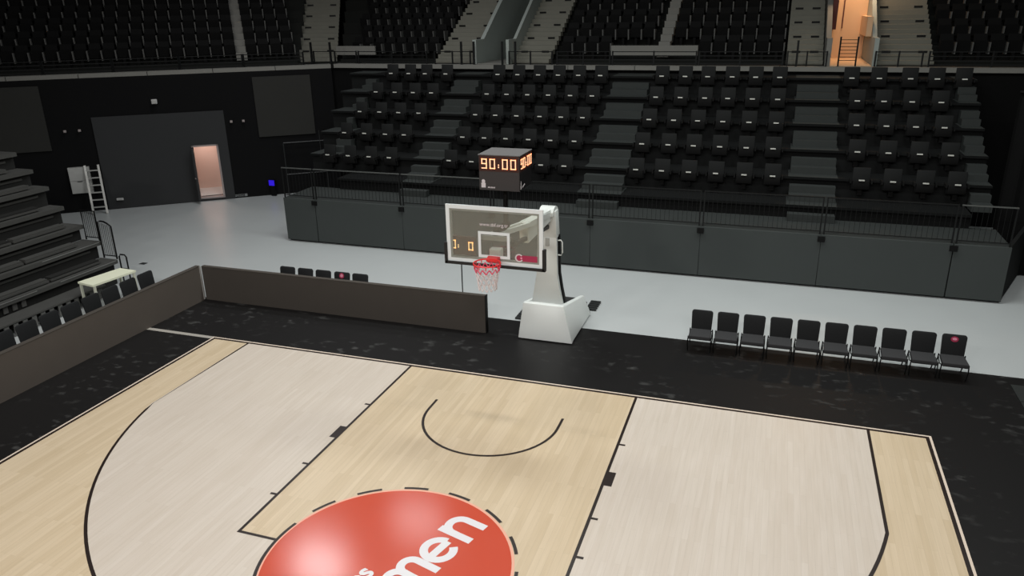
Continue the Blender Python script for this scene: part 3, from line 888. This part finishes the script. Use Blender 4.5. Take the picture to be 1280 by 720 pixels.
MB().box(-.50, .45, 3.96, 4.15, .04, .25).build('rear_box', 'ballast_dark', H)
for x0, x1, y0 in ((-1.12, -.70, 3.16), (.40, .66, 4.22)):
    mb = MB()
    for k in range(5):
        mb.box(x0, x1, y0 + 0.13 * k, y0 + 0.13 * k + 0.09, 0.0, 0.04)
    o = mb.build('floor_grate', 'dark_steel')
    tag(o, 'dark slatted foot grate on the floor %s of the hoop base' % ('left' if x0 < 0 else 'right rear'), 'grate', 'foot grates by the hoop base')
# column
cp = MB()
prof = [(.70, .385, 2.42), (1.15, .30, 2.40), (1.50, .245, 2.40), (2.40, .215, 2.42)]
CX = -.085
for (z0, w0, y0), (z1, w1, y1) in zip(prof[:-1], prof[1:]):
    cp.hexa([(CX - w0, y0, z0), (CX + w0, y0, z0), (CX + w0 - .02, y0 + .16, z0), (CX - w0 + .02, y0 + .16, z0), (CX - w1, y1, z1), (CX + w1, y1, z1), (CX + w1 - .02, y1 + .16, z1), (CX - w1 + .02, y1 + .16, z1)])
cp.build('column_pad', 'vinyl_white', H)
cb2 = MB()
for (z0, w0, y0), (z1, w1, y1) in zip(prof[:-1], prof[1:]):
    cb2.hexa([(CX - w0, y0 + .165, z0), (CX + w0 + .015, y0 + .165, z0), (CX + w0 + .015, y0 + .28, z0), (CX - w0, y0 + .28, z0), (CX - w1, y1 + .165, z1), (CX + w1 + .015, y1 + .165, z1), (CX + w1 + .015, y1 + .28, z1), (CX - w1, y1 + .28, z1)])
cb2.build('column', 'black_steel', H)
MB().hexa([(-.30, 2.42, 2.36), (.135, 2.42, 2.36), (.135, 2.70, 2.36), (-.30, 2.70, 2.36), (-.27, 2.40, 2.98), (.11, 2.40, 2.98), (.11, 2.66, 2.98), (-.27, 2.66, 2.98)]).build('column_head', 'steel_white', H, bevel=0.015)
hp = [(2.30, 2.88)] + [(2.52 + .22 * math.cos(R(a)), 2.93 + .14 * math.sin(R(a))) for a in (165, 135, 105, 75, 45, 15)] + [(2.74, 2.88)]
MB().extr([(-.24, y, z) for y, z in hp], (.32, 0, 0)).build('head_cover', 'steel_white', H)
for z_ in (2.30, 2.20):
    MB().box(-.27, -.21, 2.385, 2.418, z_, z_ + .055).build('knob', 'black_steel', H)
MB().box(-.12, -.03, 2.40, 2.419, 2.18, 2.36).build('control_plate', 'alu_frame', H)
MB().tube([(.15, 2.50, 2.30), (.21, 2.50, 2.31), (.245, 2.50, 2.26), (.25, 2.50, 2.02), (.225, 2.50, 1.96), (.15, 2.50, 1.96)], .016, 6).build('handle', 'steel_white', H, smooth=True)
# arms
for sx in (-.10, .06):
    MB().beam((sx * .8, -1.08, 3.42), (sx - .03, .75, 3.12), .05, .09).build('upper_arm', 'steel_white', H)
    MB().beam((sx - .03, .75, 3.12), (sx - .06, 2.42, 2.92), .05, .12).build('upper_arm', 'steel_white', H)
MB().extr([(-.16, .68, 3.17), (-.16, .74, 2.74), (-.16, 2.41, 2.78), (-.16, 2.41, 3.02)], (.18, 0, 0)).build('gusset', 'steel_white', H)
MB().beam((0, -1.05, 3.06), (-.07, 2.41, 2.62), .07, .08).build('lower_arm', 'dark_steel', H)
MB().beam((0, -1.06, 3.32), (-.02, .1, 2.95), .05, .05).build('strut', 'dark_steel', H)
MB().box(-.11, .10, -1.165, -1.0, 3.0, 3.17).build('rim_mount', 'steel_white', H, bevel=0.01)
MB().box(-.28, .28, -1.13, -1.08, 3.32, 3.40).build('cross_bar', 'alu_frame', H)
# board
bb = MB().box(-.83, .83, -1.2, -1.185, 2.97, 3.88).build('backboard', 'board_glass', H)
fr = MB()
fr.box(-.90, .90, -1.205, -1.17, 3.88, 3.95); fr.box(-.90, .90, -1.205, -1.17, 2.90, 2.97)
fr.box(-.90, -.83, -1.205, -1.17, 2.97, 3.88); fr.box(.83, .90, -1.205, -1.17, 2.97, 3.88)
fr.build('border', 'board_white', bb)
f2 = MB()
f2.box(-.83, .83, -1.195, -1.15, 3.845, 3.879); f2.box(-.83, -.795, -1.195, -1.15, 2.97, 3.845); f2.box(.795, .83, -1.195, -1.15, 2.97, 3.845); f2.box(-.795, .795, -1.195, -1.15, 2.971, 3.0)
f2.build('inner_frame', 'alu_frame', bb)
tg = MB()
tg.box(-.295, .295, -1.206, -1.2005, 3.45, 3.50); tg.box(-.295, .295, -1.206, -1.2005, 3.02, 3.07)
tg.box(-.295, -.245, -1.206, -1.2005, 3.07, 3.45); tg.box(.245, .295, -1.206, -1.2005, 3.07, 3.45)
tg.build('target_square', 'board_white', bb)
pd = MB()
pd.box(-.93, .93, -1.235, -1.15, 2.855, 2.905); pd.box(-.945, -.895, -1.235, -1.15, 2.855, 3.25); pd.box(.895, .945, -1.235, -1.15, 2.855, 3.25)
pd.build('edge_padding', 'black_pad', H)
me = text_mesh('web_lettering', 'www.tbf.org.tr', 0.088, 0.001)
me.materials.clear(); me.materials.append(MATS['print_white'])
wt = bpy.data.objects.new('web_lettering', me); COL.objects.link(wt); wt.parent = bb
wt.location = (-.255, -1.2035 - 2.8 + 2.8, 3.585); wt.rotation_euler = (R(90), 0, 0)
wt.location = Vector((-.265, -1.2035, 3.60)) - Vector((0, 2.8, 0))
em = MB()
def disc_y(mb, cx, cz, r, y, n=20, ri=0.0, a0=0, a1=360):
    pts = arc(cx, cz, r, a0, a1, n); inn = arc(cx, cz, ri, a0, a1, n)
    for i in range(n):
        if ri > 0:
            o = len(mb.v); mb.v += [(pts[i][0], y, pts[i][1]), (pts[i + 1][0], y, pts[i + 1][1]), (inn[i + 1][0], y, inn[i + 1][1]), (inn[i][0], y, inn[i][1])]
            mb.f.append((o, o + 1, o + 2, o + 3))
        else:
            o = len(mb.v); mb.v += [(cx, y, cz), (pts[i][0], y, pts[i][1]), (pts[i + 1][0], y, pts[i + 1][1])]; mb.f.append((o, o + 1, o + 2))
    return mb
MB().box(.40, .795, -1.203, -1.2005, 3.005, 3.115).build('red_banner', 'patch_red', bb)
disc_y(MB(), .465, 3.065, .075, -1.206, 22).build('emblem_disc', 'patch_red', bb)
disc_y(MB(), .465, 3.065, .075, -1.208, 26, .052, 40, 330).build('emblem_crescent', 'print_white', bb)
disc_y(MB(), .505, 3.065, .022, -1.208, 5).build('emblem_star', 'patch_pink', bb)
# rim
rim = MB().tube([(.2345 * math.cos(R(a)), -1.575 + .2345 * math.sin(R(a)), 3.045) for a in range(0, 360, 12)], .013, 8, closed=True).build('rim', 'rim_red', H, smooth=True)
MB().hexa([(-.10, -1.35, 3.0), (.10, -1.35, 3.0), (.11, -1.207, 2.93), (-.11, -1.207, 2.93), (-.09, -1.36, 3.06), (.09, -1.36, 3.06), (.11, -1.207, 3.06), (-.11, -1.207, 3.06)]).build('rim_bracket', 'rim_red', rim)
hk = MB()
for k in range(12):
    a = R(30 * k + 15); c, s = math.cos(a), math.sin(a)
    hk.tube([(.232 * c, -1.575 + .232 * s, 3.04), (.235 * c, -1.575 + .235 * s, 2.985)], .009, 4)
hk.build('net_hooks', 'rim_red', rim)
NP = 12
def net_r(s): return .228 - .115 * s + .042 * s * s
def net_part(s0, s1, rows, m, name):
    mb = MB()
    for k in range(NP):
        for sg in (-1, 1):
            pts = []
            for j in range(rows * 2 + 1):
                s = s0 + (s1 - s0) * j / (rows * 2)
                a = R(30 * k + sg * 15 * ((s * 5) % 2 if (s * 5) % 2 <= 1 else 2 - (s * 5) % 2))
                r_ = net_r(s)
                pts.append((r_ * math.cos(a), -1.575 + r_ * math.sin(a), 2.985 - .42 * s))
            mb.tube(pts, .0105, 4)
    return mb.build(name, m, H)
net_part(0, .2, 1, 'net_pink', 'net_top')
net_part(.2, 1, 4, 'net_white', 'net')

# 7-segment digits ------------------------------------------------------------
SEG = {'0': 'abcdef', '9': 'abcdfg', ':': ''}
def seg_boxes(ch, w, h, t):
    g = {'a': (0, w, h - t, h), 'd': (0, w, 0, t), 'g': (0, w, h / 2 - t / 2, h / 2 + t / 2), 'b': (w - t, w, h / 2, h), 'c': (w - t, w, 0, h / 2), 'f': (0, t, h / 2, h), 'e': (0, t, 0, h / 2)}
    if ch == ':':
        return [(0.2 * t, 1.3 * t, h * .12, h * .12 + 1.3 * t), (0.2 * t, 1.3 * t, h * .34, h * .34 + 1.3 * t)]
    return [g[c] for c in SEG[ch]]
def digits(txt, parent, origin, ux, uz, nrm, w, h, t, gap, m, name='digit'):
    o = Vector(origin); ux, uz, nrm = Vector(ux), Vector(uz), Vector(nrm); u = 0
    for ch in txt:
        if ch == ' ':
            u += w + gap; continue
        mb = MB()
        for (a, b, c, d) in seg_boxes(ch, w, h, t):
            mb.extr([o + ux * (u + a) + uz * c, o + ux * (u + b) + uz * c, o + ux * (u + b) + uz * d, o + ux * (u + a) + uz * d], nrm * .006)
        mb.build(name, m, parent)
        u += (1.7 * t if ch == ':' else w) + gap
# glowing panel and digits imitating a scoreboard's reflection in the glass
sd = MB().box(-.825, -.36, -1.16, -1.11, 3.02, 3.36).build('score_reflection', 'display_brown', H)
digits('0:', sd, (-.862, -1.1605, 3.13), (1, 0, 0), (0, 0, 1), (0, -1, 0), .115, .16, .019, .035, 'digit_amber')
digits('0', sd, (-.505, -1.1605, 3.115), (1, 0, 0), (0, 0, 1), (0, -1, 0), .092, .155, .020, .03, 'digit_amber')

# shot clock ------------------------------------------------------------------
SC = thing('shot_clock', 'black cube shot clock reading 90:00 above the backboard', 'clock', (0, -.5, 4.0))
MB().box(-.375, .375, -.86, -.16, 4.16, 4.775).build('housing', 'clock_case', SC, bevel=0.006, seg=1)
MB().hexa([(-.385, -.87, 4.776), (.385, -.87, 4.776), (.385, -.15, 4.776), (-.385, -.15, 4.776), (-.385, -.87, 4.79), (.385, -.87, 4.79), (.385, -.15, 4.79), (-.385, -.15, 4.79)]).build('top_cover', 'clock_top', SC)
MB().box(.3755, .379, -.85, -.17, 4.17, 4.765).build('side_face', 'clock_black', SC)
MB().box(-.365, .365, -.865, -.861, 4.50, 4.77).build('display', 'display_brown', SC)
MB().box(.3795, .383, -.84, -.18, 4.50, 4.765).build('display', 'display_brown', SC)
digits('90:00', SC, (-.32, -.866, 4.545), (1, 0, 0), (0, 0, 1), (0, -1, 0), .10, .175, .017, .052, 'digit_orange')
digits('90:00', SC, (.3835, -.80, 4.545), (0, 1, 0), (0, 0, 1), (1, 0, 0), .098, .175, .017, .045, 'digit_orange')
lg = MB()
disc_y(lg, -.295, 4.318, .034, -.8625, 14)
lg.extr([(-.335, -.8612, 4.205), (-.255, -.8612, 4.205), (-.255, -.8612, 4.29), (-.335, -.8612, 4.29)], (0, -.002, 0))
lg.build('printed_mark', 'print_white', SC)
sm = MB()
for k in range(7):
    x_ = -.215 + .02 * k
    sm.extr([(x_, -.8612, 4.20), (x_ + .013, -.8612, 4.20), (x_ + .017, -.8612, 4.224 - .002 * (k % 3)), (x_ + .004, -.8612, 4.226)], (0, -.002, 0))
sm.build('small_lettering', 'print_white', SC)
s2 = MB()
s2.extr([(.3792, -.82, 4.19), (.3792, -.77, 4.20), (.3792, -.775, 4.33), (.3792, -.80, 4.34)], (.002, 0, 0))
s2.extr([(.3792, -.72, 4.20), (.3792, -.58, 4.235), (.3792, -.58, 4.26), (.3792, -.72, 4.225)], (.002, 0, 0))
s2.build('printed_mark', 'print_white', SC)
MB().tube([(0, -.55, 3.45), (0, -.55, 4.16)], .045, 10).build('pole', 'black_steel', SC)
MB().box(-.06, .06, -1.08, -.5, 3.42, 3.50).build('bracket', 'black_steel', SC)

# thin pole stand behind the board
ps = thing('pole_stand', 'thin black pole stand behind the baseline LED board', 'stand', (-2.42, 3.0, 0))
MB().tube([(-2.42, 3.0, 0.02), (-2.42, 3.0, 1.42)], .014, 6).build('pole', 'black_steel', ps)
MB().tube([(-2.42 + .16 * math.cos(R(a)), 3.0 + .16 * math.sin(R(a)), .012) for a in range(0, 360, 30)], .012, 5, closed=True).build('base_ring', 'black_steel', ps)

# ================================================================== chairs
def chair_proto(patch=None):
    c = thing('bench_chair', '', 'chair')
    w2, zb_, zt_, rr = .228, .395, .825, .055
    out = [(-w2 + .012, zb_), (w2 - .012, zb_)] + arc(w2 - rr, zt_ - rr, rr, 0, 90, 4) + arc(-w2 + rr, zt_ - rr, rr, 90, 180, 4)
    m = MB().extr([(x_, .015 + (z_ - .40) / .42 * .06, z_) for x_, z_ in out], (0, .038, 0))
    m.build('backrest', 'chair_fabric', c, local=True, bevel=0.008, seg=2)
    m = MB().hexa([(-.24, -.42, .315), (.24, -.42, .315), (.225, .03, .325), (-.225, .03, .325), (-.235, -.42, .405), (.235, -.42, .405), (.222, .03, .405), (-.222, .03, .405)])
    m.build('seat', 'chair_seat_fabric', c, local=True, bevel=0.018, seg=3)
    for sx in (-1, 1):
        x_ = sx * .24
        MB().tube([(x_, -.37, .37), (x_ + sx * .01, -.36, .2), (x_, -.33, .012)], .013, 6).build('leg', 'chair_leg', c, local=True, smooth=True)
        MB().tube([(x_, .03, .40), (x_ + sx * .01, .07, .2), (x_, .14, .012)], .013, 6).build('leg', 'chair_leg', c, local=True, smooth=True)
        MB().tube([(x_, -.37, .33), (x_, -.15, .27), (x_, .03, .33)], .011, 6).build('side_rail', 'chair_leg', c, local=True, smooth=True)
    MB().tube([(-.24, .04, .36), (.24, .04, .36)], .011, 6).build('cross_bar', 'chair_leg', c, local=True)
    return c
CH = chair_proto()
first_c = [True]
def put_chair(x, y, rz, label, group, patch=0, scale=(1, 1, 1)):
    if first_c[0]:
        o = CH; first_c[0] = False
    else:
        o = copy_tree(CH)
        for ch in [k for k in o.children if k.name.startswith('patch')]:
            bpy.data.objects.remove(ch)
    o.location = (x, y, 0); o.rotation_euler = (0, 0, rz); o.scale = scale
    tag(o, label, 'chair', group)
    if patch:
        yb = lambda z: .015 + (z - .40) / .42 * .06 - .004
        for nm, mt, rr, zc, dy in (('patch_disc', 'patch_red', .072, .735, 0), ('patch_print', 'patch_pink', .042, .74, .003)):
            mb = MB(); pts = arc(-.0, zc, rr, 0, 360, 18)[:-1]
            if patch == 2: pts = [(px_, zc + (pz - zc) * (0.62 if nm == 'patch_print' else .8)) for px_, pz in pts]
            mb.extr([(px_, yb(pz) - dy, pz) for px_, pz in pts], (0, -.003, 0))
            ob_ = mb.build(nm, mt, o, local=True)
            ob_['label'] = 'round red and pink emblem' if nm == 'patch_disc' else 'pale pink print'
for k in range(10):
    x_ = 3.36 + 0.5535 * k; y_ = 2.83 + 0.008 * k
    put_chair(x_, y_, 0.0, ('black padded chair %s from left in the row right of the hoop' % ORD[k]) if k < 9 else 'black padded chair with red emblem at the right end of the row', 'black chairs right of the hoop', 2 if k == 9 else 0)
for k, x_ in enumerate((-7.44, -6.89, -6.35, -5.79, -5.26)):
    put_chair(x_, 2.92, 0.0, ('black chair %s from left behind the baseline LED board' % ORD[k]) if k != 3 else 'black chair with round emblem behind the baseline LED board', 'black chairs behind the baseline board', 1 if k == 3 else 0)
for k in range(10):
    put_chair(-10.60, 1.40 - 0.583 * k, R(90), 'black chair %s from the far end behind the left sideline board' % ORD[k], 'black chairs behind the sideline board', scale=(1.09, 1, 1.07))

# cream table
tbx = thing('cream_table', 'small cream table between the bleacher and the row of chairs', 'table', (-11.75, 1.2, 0))
tp4 = [(-12.13, .62), (-11.53, .52), (-11.37, 1.80), (-11.95, 1.84)]
MB().prism(tp4, .70, .75).build('tabletop', 'cream_laminate', tbx)
cxm = sum(p[0] for p in tp4) / 4; cym = sum(p[1] for p in tp4) / 4
for p in tp4:
    lx, ly = p[0] + (cxm - p[0]) * .09, p[1] + (cym - p[1]) * .09
    MB().box(lx - .025, lx + .025, ly - .025, ly + .025, 0, .70).build('leg', 'cream_leg', tbx)
fpl = thing('floor_hatch', 'small dark floor plate on the grey floor near the table', 'hatch', (-13.5, 4.2, 0))
MB().box(-13.62, -13.42, 4.10, 4.26, -0.011, -0.004).build('plate', 'dark_steel', fpl)
